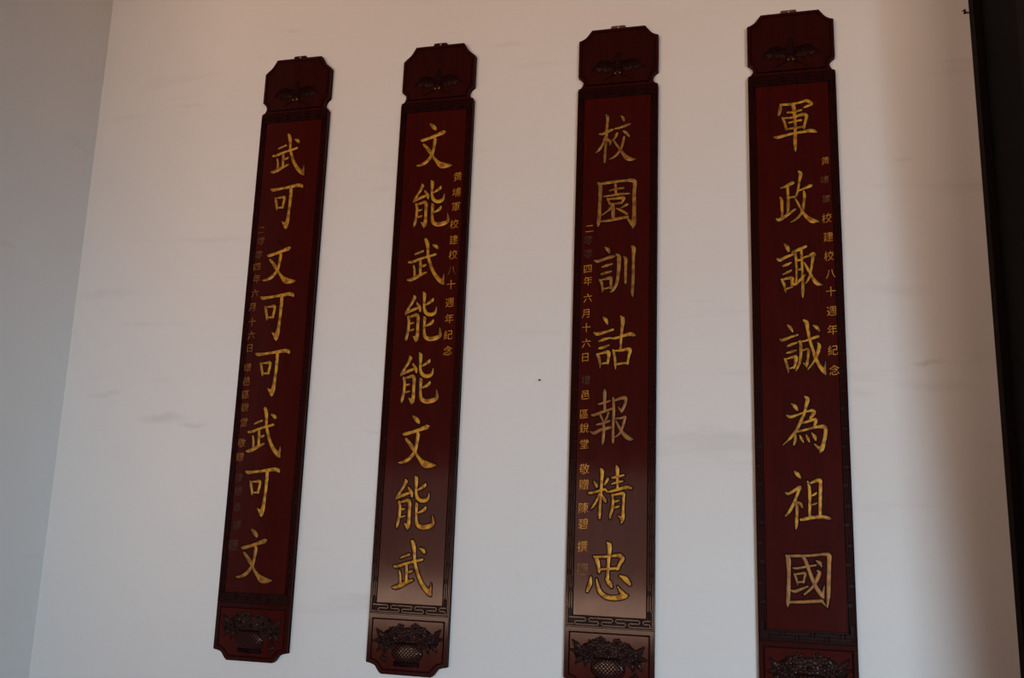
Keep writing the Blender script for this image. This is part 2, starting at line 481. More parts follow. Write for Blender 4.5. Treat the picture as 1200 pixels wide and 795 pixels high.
# ------------------------------------------------------------------ the carved boards
# brush strokes of each large character: (across, up, half width) in tenths of a millimetre
GLYPHS = {
 '武': [[[-435,346,34],[-282,413,48],[-128,466,40]],[[-658,31,51],[-502,51,62],[-167,169,51],[141,253,57],[364,309,51]],[[286,684,45],[374,635,71],[440,560,57]],[[-41,920,68],[25,765,79],[59,531,62],[81,297,57],[138,66,62],[256,-252,68],[414,-541,74],[593,-738,91],[726,-859,68],[757,-913,23]],[[697,-835,79],[734,-654,45],[748,-499,14]],[[-218,76,57],[-202,-183,57],[-190,-467,51]],[[-189,-156,40],[-63,-130,57],[6,-96,40]],[[-462,-130,40],[-421,-323,48],[-409,-607,51]],[[-669,-692,40],[-541,-678,79],[-320,-577,74],[-99,-463,62],[53,-409,34]]],
 '可': [[[-765,753,54],[-656,723,72],[-283,767,54],[103,816,66],[429,857,78],[581,827,78],[630,771,42]],[[122,780,66],[136,628,72],[133,161,66],[118,-167,60],[91,-520,78],[52,-737,90],[36,-894,36]],[[29,-819,90],[-55,-710,66],[-160,-614,18]],[[-548,376,48],[-498,169,60],[-438,-79,48],[-454,-134,12]],[[-548,376,30],[-367,382,42],[-218,399,66],[-139,357,60],[-154,192,60],[-194,-27,48]],[[-433,-38,42],[-298,-31,42],[-180,-13,48]]],
 '文': [[[-199,927,41],[-90,830,81],[4,720,70],[27,674,29]],[[-555,274,35],[-496,275,70],[-165,361,64],[150,473,76],[349,544,93],[392,558,58]],[[-2,321,58],[18,239,76],[-10,-36,64],[-51,-310,58],[-197,-543,70],[-378,-696,70],[-563,-767,52],[-680,-769,17]],[[-426,83,52],[-316,-39,70],[-127,-270,76],[-14,-445,52],[158,-660,76],[340,-806,128],[515,-849,105],[687,-846,58],[767,-839,17]]],
 '能': [[[-411,814,40],[-392,747,69],[-469,583,57],[-600,351,52],[-692,201,57],[-722,120,34]],[[-717,133,40],[-548,226,57],[-351,312,57],[-180,362,46]],[[-272,534,34],[-214,441,63],[-149,322,69],[-129,229,40]],[[-599,16,57],[-565,-198,57],[-575,-491,57],[-611,-705,63],[-638,-866,46],[-644,-908,17]],[[-592,-6,46],[-421,47,52],[-264,78,69],[-200,-27,69],[-199,-373,63],[-191,-639,69],[-221,-852,80],[-238,-953,23]],[[-235,-865,75],[-312,-775,46],[-366,-737,17]],[[-504,-249,40],[-390,-225,40],[-353,-205,17]],[[-487,-515,43],[-388,-486,46],[-337,-463,17]],[[-42,949,29],[6,863,75],[12,621,57],[20,380,57],[75,194,69],[210,91,75],[382,96,75],[490,192,57],[524,366,14]],[[362,683,40],[323,615,69],[185,518,52],[51,448,29]],[[28,6,23],[70,-73,69],[67,-312,52],[78,-577,57],[131,-760,75],[293,-847,86],[520,-826,92],[714,-741,69],[719,-583,52],[696,-425,11]],[[410,-143,40],[371,-223,69],[233,-307,52],[108,-364,29]]],
 '校': [[[-588,234,45],[-462,234,56],[-267,323,67],[-127,372,50]],[[-368,974,34],[-309,864,62],[-322,596,50],[-343,210,62],[-364,-234,50],[-386,-587,50],[-392,-852,45],[-396,-925,17]],[[-389,94,45],[-482,-196,45],[-619,-393,56],[-715,-490,34]],[[-303,-1,56],[-204,-98,62],[-196,-202,39]],[[201,883,28],[272,802,56],[301,696,45]],[[-16,399,39],[179,437,50],[401,509,56],[525,544,39]],[[43,195,56],[-11,66,50],[-93,-46,39]],[[293,280,39],[405,198,62],[490,73,39]],[[310,27,50],[271,-162,56],[205,-393,45],[55,-618,45],[-109,-753,39],[-220,-790,17]],[[-65,-63,34],[36,-233,45],[163,-419,50],[305,-635,67],[445,-791,95],[611,-846,67],[743,-841,17]]],
 '園': [[[-702,825,39],[-616,733,77],[-614,326,72],[-624,-50,66],[-636,-452,72],[-659,-709,72],[-670,-852,22]],[[-673,771,44],[-423,808,61],[-91,840,61],[267,859,50],[569,849,83],[652,743,77],[628,399,72],[639,-32,72],[638,-489,77],[628,-772,94],[589,-954,33]],[[423,-620,44],[533,-767,66],[602,-856,66]],[[-563,-657,39],[-288,-642,50],[40,-587,61],[394,-533,55]],[[-266,503,28],[-59,549,44],[243,580,39]],[[-62,714,55],[-29,350,50]],[[-470,294,33],[-193,316,44],[136,355,50],[451,351,33]],[[-343,195,33],[-258,17,50],[-229,-42,33]],[[-329,180,33],[-54,193,50],[221,206,66],[249,147,55],[169,-6,39]],[[-229,-13,39],[-23,-10,39],[196,21,33]],[[-173,-103,55],[-322,-267,39],[-526,-415,22]],[[-132,-105,66],[-128,-335,72],[-125,-521,66]],[[375,-61,55],[253,-126,44],[144,-191,22]],[[7,-199,28],[200,-295,55],[379,-418,44]]],
 '訓': [[[-359,904,38],[-262,816,70],[-214,701,38]],[[-748,426,27],[-637,393,65],[-406,455,54],[-135,543,65],[-13,558,33]],[[-455,170,38],[-293,226,54],[-103,275,38]],[[-478,-90,43],[-315,-48,54],[-140,2,38]],[[-542,-311,38],[-472,-411,54],[-440,-662,43],[-444,-787,14]],[[-528,-312,27],[-311,-277,49],[-163,-240,76],[-134,-366,60],[-143,-616,49]],[[-427,-649,38],[-278,-617,38],[-117,-575,38]],[[54,620,38],[132,532,81],[142,210,70],[119,-124,65],[70,-456,60],[-61,-701,54],[-154,-776,22]],[[327,511,38],[387,439,70],[386,145,54],[385,-216,54],[385,-410,49],[380,-479,16]],[[592,907,38],[668,819,81],[657,414,54],[662,-59,60],[648,-502,60],[639,-832,54],[654,-956,22]]],
 '詁': [[[-407,917,37],[-324,833,69],[-260,681,37]],[[-734,362,37],[-625,319,69],[-330,391,53],[-63,468,43]],[[-539,59,43],[-379,119,59],[-166,176,32]],[[-521,-199,48],[-374,-160,59],[-201,-95,32]],[[-624,-414,37],[-555,-523,59],[-497,-766,43],[-500,-914,13]],[[-611,-414,32],[-424,-376,43],[-237,-337,75],[-195,-446,64],[-231,-741,43]],[[-497,-766,37],[-337,-740,37],[-231,-714,37]],[[-139,162,32],[-5,152,48],[260,223,48],[525,295,75],[657,271,64],[732,237,21]],[[210,945,32],[284,848,80],[269,549,59],[234,197,53],[224,-46,48],[214,-248,48]],[[-38,-286,43],[19,-529,53],[41,-770,48],[52,-958,13]],[[-51,-299,32],[214,-283,48],[505,-239,64],[553,-306,64],[508,-507,48],[472,-761,43]],[[36,-797,43],[247,-751,43],[485,-742,43]]],
 '報': [[[-266,949,39],[-259,850,68],[-260,594,56],[-247,199,51]],[[-465,447,34],[-281,495,51],[-84,566,39]],[[-685,69,45],[-614,70,56],[-304,184,51],[-9,284,45]],[[-401,71,39],[-342,-56,45],[-312,-140,34]],[[-119,143,39],[-173,-26,39],[-241,-139,28]],[[-508,-268,39],[-297,-218,51],[-86,-138,45]],[[-729,-523,28],[-601,-563,68],[-377,-449,56],[-97,-376,62],[-41,-348,34]],[[-292,-140,39],[-270,-420,56],[-282,-700,56],[-299,-867,45],[-303,-965,17]],[[42,651,45],[68,256,56],[55,-165,51],[53,-584,51],[57,-835,51],[58,-918,17]],[[85,567,39],[253,637,56],[450,680,73],[479,539,56],[426,370,56],[357,229,56],[330,159,23]],[[315,229,39],[230,341,23]],[[151,-52,34],[319,-37,45],[458,6,56]],[[464,-22,51],[406,-246,51],[326,-498,45],[216,-638,39],[105,-709,17]],[[152,-136,34],[268,-359,51],[382,-539,62],[523,-677,84],[663,-758,68],[746,-757,23]]],
 '精': [[[-566,424,33],[-509,343,61],[-473,248,39]],[[-93,531,50],[-134,448,55],[-201,323,28]],[[-713,37,55],[-559,63,55],[-337,129,50],[-199,173,50],[-142,134,39],[-58,87,44],[245,171,55],[574,261,66],[712,237,44]],[[-336,856,44],[-293,774,72],[-302,485,55],[-322,47,55],[-342,-334,50],[-356,-633,55],[-353,-808,39]],[[-376,-9,44],[-470,-229,44],[-578,-409,44],[-654,-501,28]],[[-278,-33,33],[-192,-181,61],[-158,-247,39]],[[205,963,39],[235,853,72],[239,552,50],[245,198,50]],[[59,562,39],[238,607,50],[445,666,39]],[[62,363,33],[241,416,50],[420,461,39]],[[68,-24,44],[99,-213,50],[68,-511,55],[16,-702,44],[6,-797,28]],[[82,-24,39],[275,22,44],[440,40,66],[456,-122,50],[447,-527,50],[437,-769,72],[398,-944,28]],[[410,-823,66],[341,-745,39],[291,-707,17]],[[141,-239,39],[251,-209,50],[311,-185,28]],[[130,-442,39],[253,-411,50],[314,-383,28]]],
 '忠': [[[-41,922,49],[15,844,87],[18,631,71],[-9,312,60],[-26,-5,55],[-27,-242,60]],[[-76,-271,38],[35,-396,87],[105,-511,44]],[[-501,450,38],[-402,348,76],[-343,139,60],[-326,-46,49]],[[-473,446,38],[-198,458,49],[130,504,49],[347,526,71],[471,426,76],[379,250,60],[300,76,49]],[[-327,34,44],[-27,69,49],[326,103,55]],[[-597,-230,33],[-625,-455,76],[-711,-683,49]],[[-404,-287,33],[-359,-495,60],[-273,-700,71],[-93,-834,82],[151,-873,82],[394,-834,93],[582,-786,76],[635,-757,38]],[[555,-761,65],[418,-638,60],[313,-487,16]],[[398,-143,38],[575,-239,93],[711,-389,60]]],
 '軍': [[[-469,840,36],[-499,657,61],[-550,446,51],[-556,398,20]],[[-469,826,46],[-213,817,51],[119,845,46],[400,905,61],[549,792,66],[572,733,36]],[[534,737,41],[420,704,56],[317,656,41]],[[-61,790,71],[-28,587,71],[-20,386,56],[-4,44,51],[-11,-238,56],[-25,-575,66],[-23,-856,46],[-21,-983,13]],[[-246,506,41],[-17,514,46],[213,566,41]],[[-430,322,36],[-358,131,46],[-313,-129,46]],[[-417,306,25],[-99,308,46],[259,397,61],[383,323,66],[340,129,51],[282,-121,46]],[[-205,118,41],[-1,157,36],[190,184,46]],[[-275,-118,36],[-8,-97,46],[297,-66,41]],[[-715,-380,41],[-600,-403,61],[-165,-310,51],[190,-268,51],[493,-237,71],[642,-277,56],[704,-302,25]]],
 '政': [[[-547,361,30],[-357,423,55],[-154,529,65]],[[-321,360,50],[-316,56,50],[-319,-245,55],[-337,-600,50]],[[-280,-14,40],[-117,22,35]],[[-568,3,45],[-533,-95,60],[-528,-398,50],[-522,-672,50]],[[-712,-770,35],[-625,-802,65],[-384,-652,55],[-92,-450,40]],[[70,929,40],[125,842,65],[72,555,45],[28,283,40],[-54,40,40],[-106,-39,15]],[[51,226,30],[215,298,45],[441,388,65]],[[212,189,35],[228,50,55],[200,-221,50],[156,-492,50],[38,-703,45],[-114,-830,40],[-253,-910,15]],[[-57,-97,40],[25,-266,40],[142,-518,45],[285,-743,70],[453,-888,95],[575,-908,60],[677,-941,15]]],
 '諏': [[[-462,949,44],[-390,852,74],[-351,716,44]],[[-722,450,29],[-648,401,64],[-435,505,54],[-211,589,44]],[[-542,188,39],[-405,236,54],[-280,298,29]],[[-549,-105,25],[-399,-44,49],[-274,31,29]],[[-603,-289,34],[-533,-451,54],[-478,-717,29],[-472,-770,10]],[[-591,-303,34],[-429,-256,49],[-269,-248,69],[-260,-355,59],[-277,-566,39]],[[-488,-638,34],[-376,-602,34],[-253,-553,34]],[[-209,669,44],[-9,754,59],[215,851,49]],[[-123,625,49],[-107,304,44],[-104,-42,39],[-126,-386,44]],[[66,777,49],[80,429,49],[82,30,44],[87,-394,49],[77,-762,54],[76,-946,20]],[[-106,362,44],[79,389,39]],[[-102,24,39],[70,57,39]],[[-237,-435,49],[-165,-477,54],[-14,-337,49],[162,-159,34]],[[143,466,34],[303,513,44],[452,573,78],[512,543,44]],[[450,493,64],[404,203,49],[333,-139,44],[254,-347,39],[153,-475,15]],[[162,279,29],[266,49,49],[380,-193,49],[495,-408,69],[614,-505,59],[722,-522,15]]],
 '誠': [[[-465,762,29],[-382,669,58],[-312,537,29]],[[-732,287,24],[-648,247,58],[-402,345,48],[-158,418,34]],[[-495,37,39],[-360,94,53],[-201,148,34]],[[-513,-194,29],[-366,-153,53],[-220,-109,29]],[[-590,-399,34],[-534,-566,53],[-491,-771,39],[-486,-886,12]],[[-579,-412,24],[-420,-363,39],[-238,-327,67],[-242,-493,58],[-296,-709,34]],[[-490,-745,34],[-380,-708,34],[-271,-659,34]],[[-116,185,39],[78,207,34],[273,280,48],[491,353,53]],[[-79,197,48],[-60,-9,58],[-75,-265,53],[-110,-495,48],[-188,-698,39],[-243,-804,19]],[[-40,-125,29],[118,-76,43],[177,-116,53],[153,-371,48],[116,-574,53],[101,-689,19]],[[90,-625,39],[-3,-535,14]],[[62,918,43],[144,838,72],[174,604,58],[224,268,53],[310,-67,53],[397,-375,58],[508,-630,63],[644,-822,77],[700,-936,24]],[[656,-822,63],[692,-658,34],[714,-493,10]],[[495,122,34],[528,19,67],[474,-197,58],[370,-451,43],[246,-627,39],[141,-765,19]],[[370,729,34],[464,662,63],[544,544,34]]],
 '為': [[[-402,678,30],[-302,597,66],[-234,476,41]],[[-553,288,41],[-465,248,56],[-233,316,41],[-1,409,30],[254,463,61],[277,369,66],[171,209,46]],[[26,919,36],[100,838,71],[43,610,56],[-28,343,51],[-164,49,56],[-298,-218,56],[-483,-458,51],[-718,-686,15]],[[-164,35,36],[40,81,46],[245,156,51],[333,143,66],[317,24,51],[262,-109,36]],[[-299,-245,36],[-43,-190,46],[288,-96,51],[566,-68,71],[638,-160,66],[605,-424,66],[547,-661,71],[492,-819,76],[439,-919,20]],[[467,-819,71],[369,-742,51],[272,-637,15]],[[-314,-351,36],[-332,-537,56],[-374,-670,30]],[[-175,-377,25],[-128,-482,51],[-75,-588,25]],[[28,-362,25],[75,-468,56],[110,-565,30]],[[206,-295,25],[279,-400,66],[313,-505,36]]],
 '祖': [[[-390,913,34],[-296,814,72],[-215,703,34]],[[-675,207,43],[-603,184,53],[-407,300,53],[-259,403,67]],[[-248,378,62],[-338,140,48],[-441,-111,53],[-581,-375,53],[-705,-526,34]],[[-379,-10,38],[-349,-257,53],[-362,-554,53],[-383,-800,58],[-396,-936,19]],[[-308,-83,34],[-226,-143,58],[-176,-240,29]],[[11,582,38],[58,372,53],[54,0,53],[39,-493,48]],[[106,547,38],[227,599,53],[372,639,72],[404,503,62],[381,8,58],[362,-460,53]],[[130,138,29],[215,189,48],[264,227,29]],[[121,-159,29],[206,-120,48],[266,-94,24]],[[-227,-636,48],[-95,-608,62],[169,-551,62],[454,-531,62],[642,-574,58],[665,-586,29]]],
 '國': [[[-643,746,39],[-596,621,84],[-588,244,64],[-603,-133,64],[-624,-508,69],[-642,-733,59],[-645,-857,15]],[[-656,733,39],[-357,744,54],[89,774,49],[483,826,54],[653,795,79],[650,545,69],[624,46,69],[600,-449,64],[553,-796,30]],[[-568,-705,49],[-297,-686,54],[47,-654,59],[389,-620,59]],[[389,-620,54],[505,-762,20]],[[-441,363,34],[-342,359,44],[-69,416,44],[240,479,34]],[[-135,715,59],[-53,567,64],[38,295,59],[140,0,64],[254,-243,69],[406,-459,74],[459,-542,20]],[[419,-433,64],[460,-283,34],[482,-146,10]],[[296,306,34],[347,233,64],[237,-21,64],[109,-225,49],[-118,-434,39]],[[280,605,39],[364,546,69],[422,448,30]],[[-421,175,34],[-364,28,49],[-331,-158,20]],[[-409,163,30],[-248,195,39],[-87,215,49],[-116,63,44],[-145,-75,34]],[[-342,-84,39],[-132,-49,39]],[[-521,-342,34],[-411,-361,59],[-212,-277,49],[-25,-194,30]]],
}
# board, character, across, up from the board foot, scale across, scale up
BIG = [
    [0, "武", -0.0139, 1.9627, 1.011, 0.968],
    [0, "可", -0.0003, 1.744, 0.977, 1.024],
    [0, "文", -0.0109, 1.515, 0.988, 0.974],
    [0, "可", -0.0017, 1.291, 0.994, 1.049],
    [0, "可", -0.0003, 1.0678, 1.0, 1.0],
    [0, "武", -0.016, 0.8345, 0.988, 1.014],
    [0, "可", -0.0012, 0.6113, 0.981, 0.994],
    [0, "文", -0.0108, 0.3757, 1.018, 1.024],
    [1, "文", -0.0012, 1.9638, 0.993, 0.998],
    [1, "能", -0.0009, 1.7269, 0.995, 0.993],
    [1, "武", -0.0096, 1.4938, 1.012, 0.971],
    [1, "能", -0.0076, 1.2814, 0.982, 1.003],
    [1, "能", -0.0091, 1.0477, 1.005, 1.009],
    [1, "文", -0.0035, 0.8137, 1.0, 1.0],
    [1, "能", 0.0011, 0.5934, 1.0, 1.0],
    [1, "武", 0.0034, 0.365, 1.0, 1.0],
    [2, "校", -0.0042, 1.9432, 1.0, 1.0],
    [2, "園", 0.0038, 1.6916, 1.0, 1.0],
    [2, "訓", 0.0009, 1.4358, 1.0, 1.0],
    [2, "詁", 0.0034, 1.1745, 1.0, 1.0],
    [2, "報", -0.0021, 0.9104, 1.0, 1.0],
    [2, "精", -0.003, 0.6442, 1.0, 1.0],
    [2, "忠", -0.0045, 0.3894, 1.0, 1.0],
    [3, "軍", 0.0094, 1.9525, 1.0, 1.0],
    [3, "政", 0.0096, 1.6867, 1.0, 1.0],
    [3, "諏", 0.0096, 1.4215, 1.0, 1.0],
    [3, "誠", 0.0122, 1.156, 1.0, 1.0],
    [3, "為", 0.0124, 0.8958, 1.0, 1.0],
    [3, "祖", 0.014, 0.65, 1.0, 1.0],
    [3, "國", 0.0076, 0.3966, 1.0, 1.0],
]
SMALL = [
    [0, "二", -0.1049, 1.6509], [0, "零", -0.1019, 1.6032], [0, "零", -0.1071, 1.5465], [0, "四", -0.1096, 1.4974], [0, "年", -0.106, 1.4483], [0, "六", -0.1081, 1.3881],
    [0, "月", -0.1125, 1.3326], [0, "十", -0.1089, 1.272], [0, "六", -0.1077, 1.218], [0, "日", -0.1098, 1.1668], [0, "增", -0.1115, 1.0894], [0, "邑", -0.1101, 1.0349],
    [0, "區", -0.1094, 0.9829], [0, "銳", -0.107, 0.9326], [0, "堂", -0.1053, 0.875], [0, "敬", -0.1073, 0.7955], [0, "贈", -0.1089, 0.742], [0, "陳", -0.1056, 0.6624],
    [0, "碧", -0.1031, 0.6126], [0, "泰", -0.1017, 0.5526], [0, "撰", -0.0959, 0.4853], [0, "印", -0.105, 0.412], [1, "黄", 0.1018, 1.8315], [1, "埔", 0.0998, 1.7681],
    [1, "軍", 0.1003, 1.7102], [1, "校", 0.097, 1.6409], [1, "建", 0.0981, 1.5783], [1, "校", 0.0983, 1.5199], [1, "八", 0.0961, 1.4586], [1, "十", 0.0962, 1.4037],
    [1, "週", 0.0947, 1.3343], [1, "年", 0.0962, 1.2725], [1, "紀", 0.0951, 1.2106], [1, "念", 0.0965, 1.1507], [2, "二", -0.0945, 1.6008], [2, "零", -0.0986, 1.5555],
    [2, "零", -0.0988, 1.5045], [2, "四", -0.0976, 1.4483], [2, "年", -0.0967, 1.403], [2, "六", -0.0953, 1.3396], [2, "月", -0.0997, 1.2828], [2, "十", -0.0985, 1.2305],
    [2, "六", -0.0973, 1.1743], [2, "日", -0.0999, 1.1231], [2, "增", -0.0957, 1.0416], [2, "邑", -0.097, 0.9885], [2, "區", -0.1, 0.9203], [2, "銳", -0.0981, 0.8712],
    [2, "堂", -0.0968, 0.8153], [2, "敬", -0.0943, 0.7295], [2, "贈", -0.0944, 0.676], [2, "陳", -0.0953, 0.5965], [2, "碧", -0.0941, 0.5425], [2, "撰", -0.0956, 0.4668],
    [2, "印", -0.0936, 0.3908], [3, "黄", 0.1049, 1.8135], [3, "埔", 0.1001, 1.7435], [3, "軍", 0.1043, 1.6737], [3, "校", 0.1034, 1.6046], [3, "建", 0.1062, 1.5377],
    [3, "校", 0.1059, 1.4697], [3, "八", 0.1093, 1.408], [3, "十", 0.1081, 1.3453], [3, "週", 0.1082, 1.2778], [3, "年", 0.1085, 1.2134], [3, "紀", 0.1075, 1.1435],
    [3, "念", 0.1101, 1.0762],
]


W2, BT, NK, SH12, SH34, BH = 0.150, 2.1476, 2.2028, 2.332, 2.350, 2.392
Y0, YB, YF = -0.003, -0.018, -0.024           # back of the board, level of the cut grooves, finished face


def half_outline(shoulder, ledge):
    """right-hand side of the outline from the foot to the top"""
    p = [(0.0921, 0.0), (0.1005, 0.006), (0.108, 0.0155), (0.114, 0.0245), (0.122, 0.030), (0.134, 0.0335), (W2, 0.0365),
         (W2, BT), (0.1385, BT + 0.009), (0.1325, BT + 0.019), (0.1305, BT + 0.029), (0.134, BT + 0.040), (0.141, BT + 0.048), (W2, NK),
         (W2, shoulder)]
    if ledge:
        p += [(0.140, shoulder + 0.003), (0.128, shoulder + 0.009), (0.119, shoulder + 0.017), (0.111, shoulder + 0.028)]
    else:
        p += [(0.137, shoulder + 0.012), (0.125, shoulder + 0.022), (0.117, shoulder + 0.031), (0.110, shoulder + 0.043)]
    return p + [(0.1006, BH)]


def full(h):
    return h + [(-x, z) for x, z in reversed(h)]


PB, PT, PX = 0.240, BT - 0.037, 0.1240        # main panel


def fret(bm, p0, ax, ac, length, width, cells):
    """running key pattern: raised lines along a strip; p0 start, ax along, ac across"""
    p0, ax, ac = Vector(p0), Vector(ax), Vector(ac)
    c = length / cells
    lv = (0.14 * width, 0.5 * width, 0.86 * width)
    T = lambda s, t: tuple(p0 + ax * s + ac * t)
    lw = 0.0040
    pts = []
    for k in range(cells):
        s = k * c
        pts += [(s, lv[0]), (s + 0.62 * c, lv[0]), (s + 0.62 * c, lv[1]), (s + 0.22 * c, lv[1]), (s + 0.22 * c, lv[2]), (min(s + 1.10 * c, length), lv[2]),
                (min(s + 1.10 * c, length), lv[1]), (s + 0.75 * c, lv[1]), (s + 0.75 * c, lv[0])]
    pts.append((length, lv[0]))
    for a, b in zip(pts, pts[1:]):
        if (Vector(a) - Vector(b)).length > 1e-5:
            bar(bm, T(*a), T(*b), lw, YB + 0.0005, YF + 0.0004)


def text_mesh(ch, size, depth):
    cu = bpy.data.curves.new('brush', 'FONT')
    cu.body = ch
    cu.size = size
    cu.extrude = depth / 2
    cu.offset = -0.00028                           # brush lettering is finer than print
    o = bpy.data.objects.new('brush', cu)
    C.objects.link(o)
    dg = bpy.context.evaluated_depsgraph_get()
    dg.update()
    me = bpy.data.meshes.new_from_object(o.evaluated_get(dg))
    bpy.data.objects.remove(o)
    bpy.data.curves.remove(cu)
    return me


def small_char(ch, x, z, mat, parent, size):
    me = text_mesh(ch, size, 0.0016)
    sh = 0.10 if ch not in '二十' else 0.06
    for v in me.vertices:                          # stand the glyph up on the board, lean it like brush writing
        a, b = v.co.x - 0.5 * size, v.co.y - 0.38 * size
        v.co = (a * 0.95, YF - 0.0004 - v.co.z, b + a * sh)
    me.materials.clear()
    me.materials.append(mat)
    me.name = 'small_character'
    o = bpy.data.objects.new('small_character', me)
    C.objects.link(o)
    o.parent = parent
    o.location = (x, 0, z)
    return o


def seal(x, z, mat, parent):
    """square seal: a thin frame with seal-script strokes inside"""
    bm = bmesh.new()
    s = 0.017
    ring(bm, rect(-s, s, -s * 1.08, s * 1.08), rect(-s + .003, s - .003, -s * 1.08 + .003, s * 1.08 - .003), YF + 0.001, YF - 0.0012, 0.0004)
    for a, b in (((-.010, .010), (.0, .010)), ((-.010, .004), (.0, .004)), ((-.010, -.002), (.0, -.002)), ((-.005, .012), (-.005, -.012)),
                 ((.005, .012), (.005, -.012)), ((.005, .008), (.011, .008)), ((.005, .0), (.011, .0)), ((.011, .008), (.011, -.010)),
                 ((-.010, -.009), (.0, -.009))):
        bar(bm, a, b, 0.0024, YF + 0.001, YF - 0.001)
    o = build('seal', bm, mat, parent)
    o.location = (x, 0, z)
    o['label'] = 'small square seal'
    return o


def bat(parent, eyes):
    """bat with spread wings carved on the head of the board"""
    bm = bmesh.new()
    y = YF + 0.001
    cz = 2.236
    for s in (-1, 1):                              # wings: scalloped sheets with finger ribs
        tip = (s * 0.100, cz - 0.016)
        top = [(s * 0.018, cz + 0.006), (s * 0.040, cz + 0.024), (s * 0.066, cz + 0.022), (s * 0.088, cz + 0.006), tip]
        low = [(s * 0.082, cz - 0.010), (s * 0.070, cz - 0.026), (s * 0.056, cz - 0.014), (s * 0.042, cz - 0.030), (s * 0.030, cz - 0.018), (s * 0.014, cz - 0.024)]
        P = top + low
        if s > 0:
            P = P[::-1]
        slab(bm, P, y, y - 0.0045, 0.0015)
        for q in ((s * 0.098, cz - 0.014), (s * 0.070, cz - 0.024), (s * 0.042, cz - 0.028)):
            tube(bm, [(s * 0.030, y - 0.005, cz + 0.018), ((q[0] + s * 0.03) / 2, y - 0.007, (q[1] + cz + 0.018) / 2 + 0.006), (q[0], y - 0.005, q[1])], [0.0025, 0.002, 0.0012])
        tube(bm, [(s * 0.012, y - 0.005, cz + 0.010), (s * 0.040, y - 0.006, cz + 0.024), (s * 0.070, y - 0.006, cz + 0.021), (s * 0.099, y - 0.005, cz - 0.015)], [0.003, 0.003, 0.0025, 0.0015])
    for k in range(6):                             # striped tail and body
        zz = cz + 0.050 - k * 0.0105
        dome(bm, 0, zz, y, 0.008 + 0.0022 * k, 0.0066, 0.006 + 0.0008 * k, seg=16)
    dome(bm, 0, cz - 0.020, y, 0.019, 0.017, 0.012, seg=18)
    for s in (-1, 1):                              # ears and whisker curls
        dome(bm, s * 0.014, cz - 0.034, y, 0.006, 0.009, 0.007, ang=s * 0.4)
        tube(bm, [(s * 0.020, y - 0.004, cz - 0.040), (s * 0.040, y - 0.005, cz - 0.050), (s * 0.058, y - 0.004, cz - 0.058)], [0.0022, 0.0018, 0.001])
    o = build('bat_carving', bm, M_BAT, parent, smooth=True)
    for s in (-1, 1):
        bm = bmesh.new()
        dome(bm, s * 0.0085, cz - 0.0335, y - 0.0085, 0.0058, 0.0028, 0.004, ang=s * 0.55)
        e = build('eye', bm, M_WORN if eyes else M_FADE, o, smooth=True)
        e['label'] = 'gilded slanting eye'


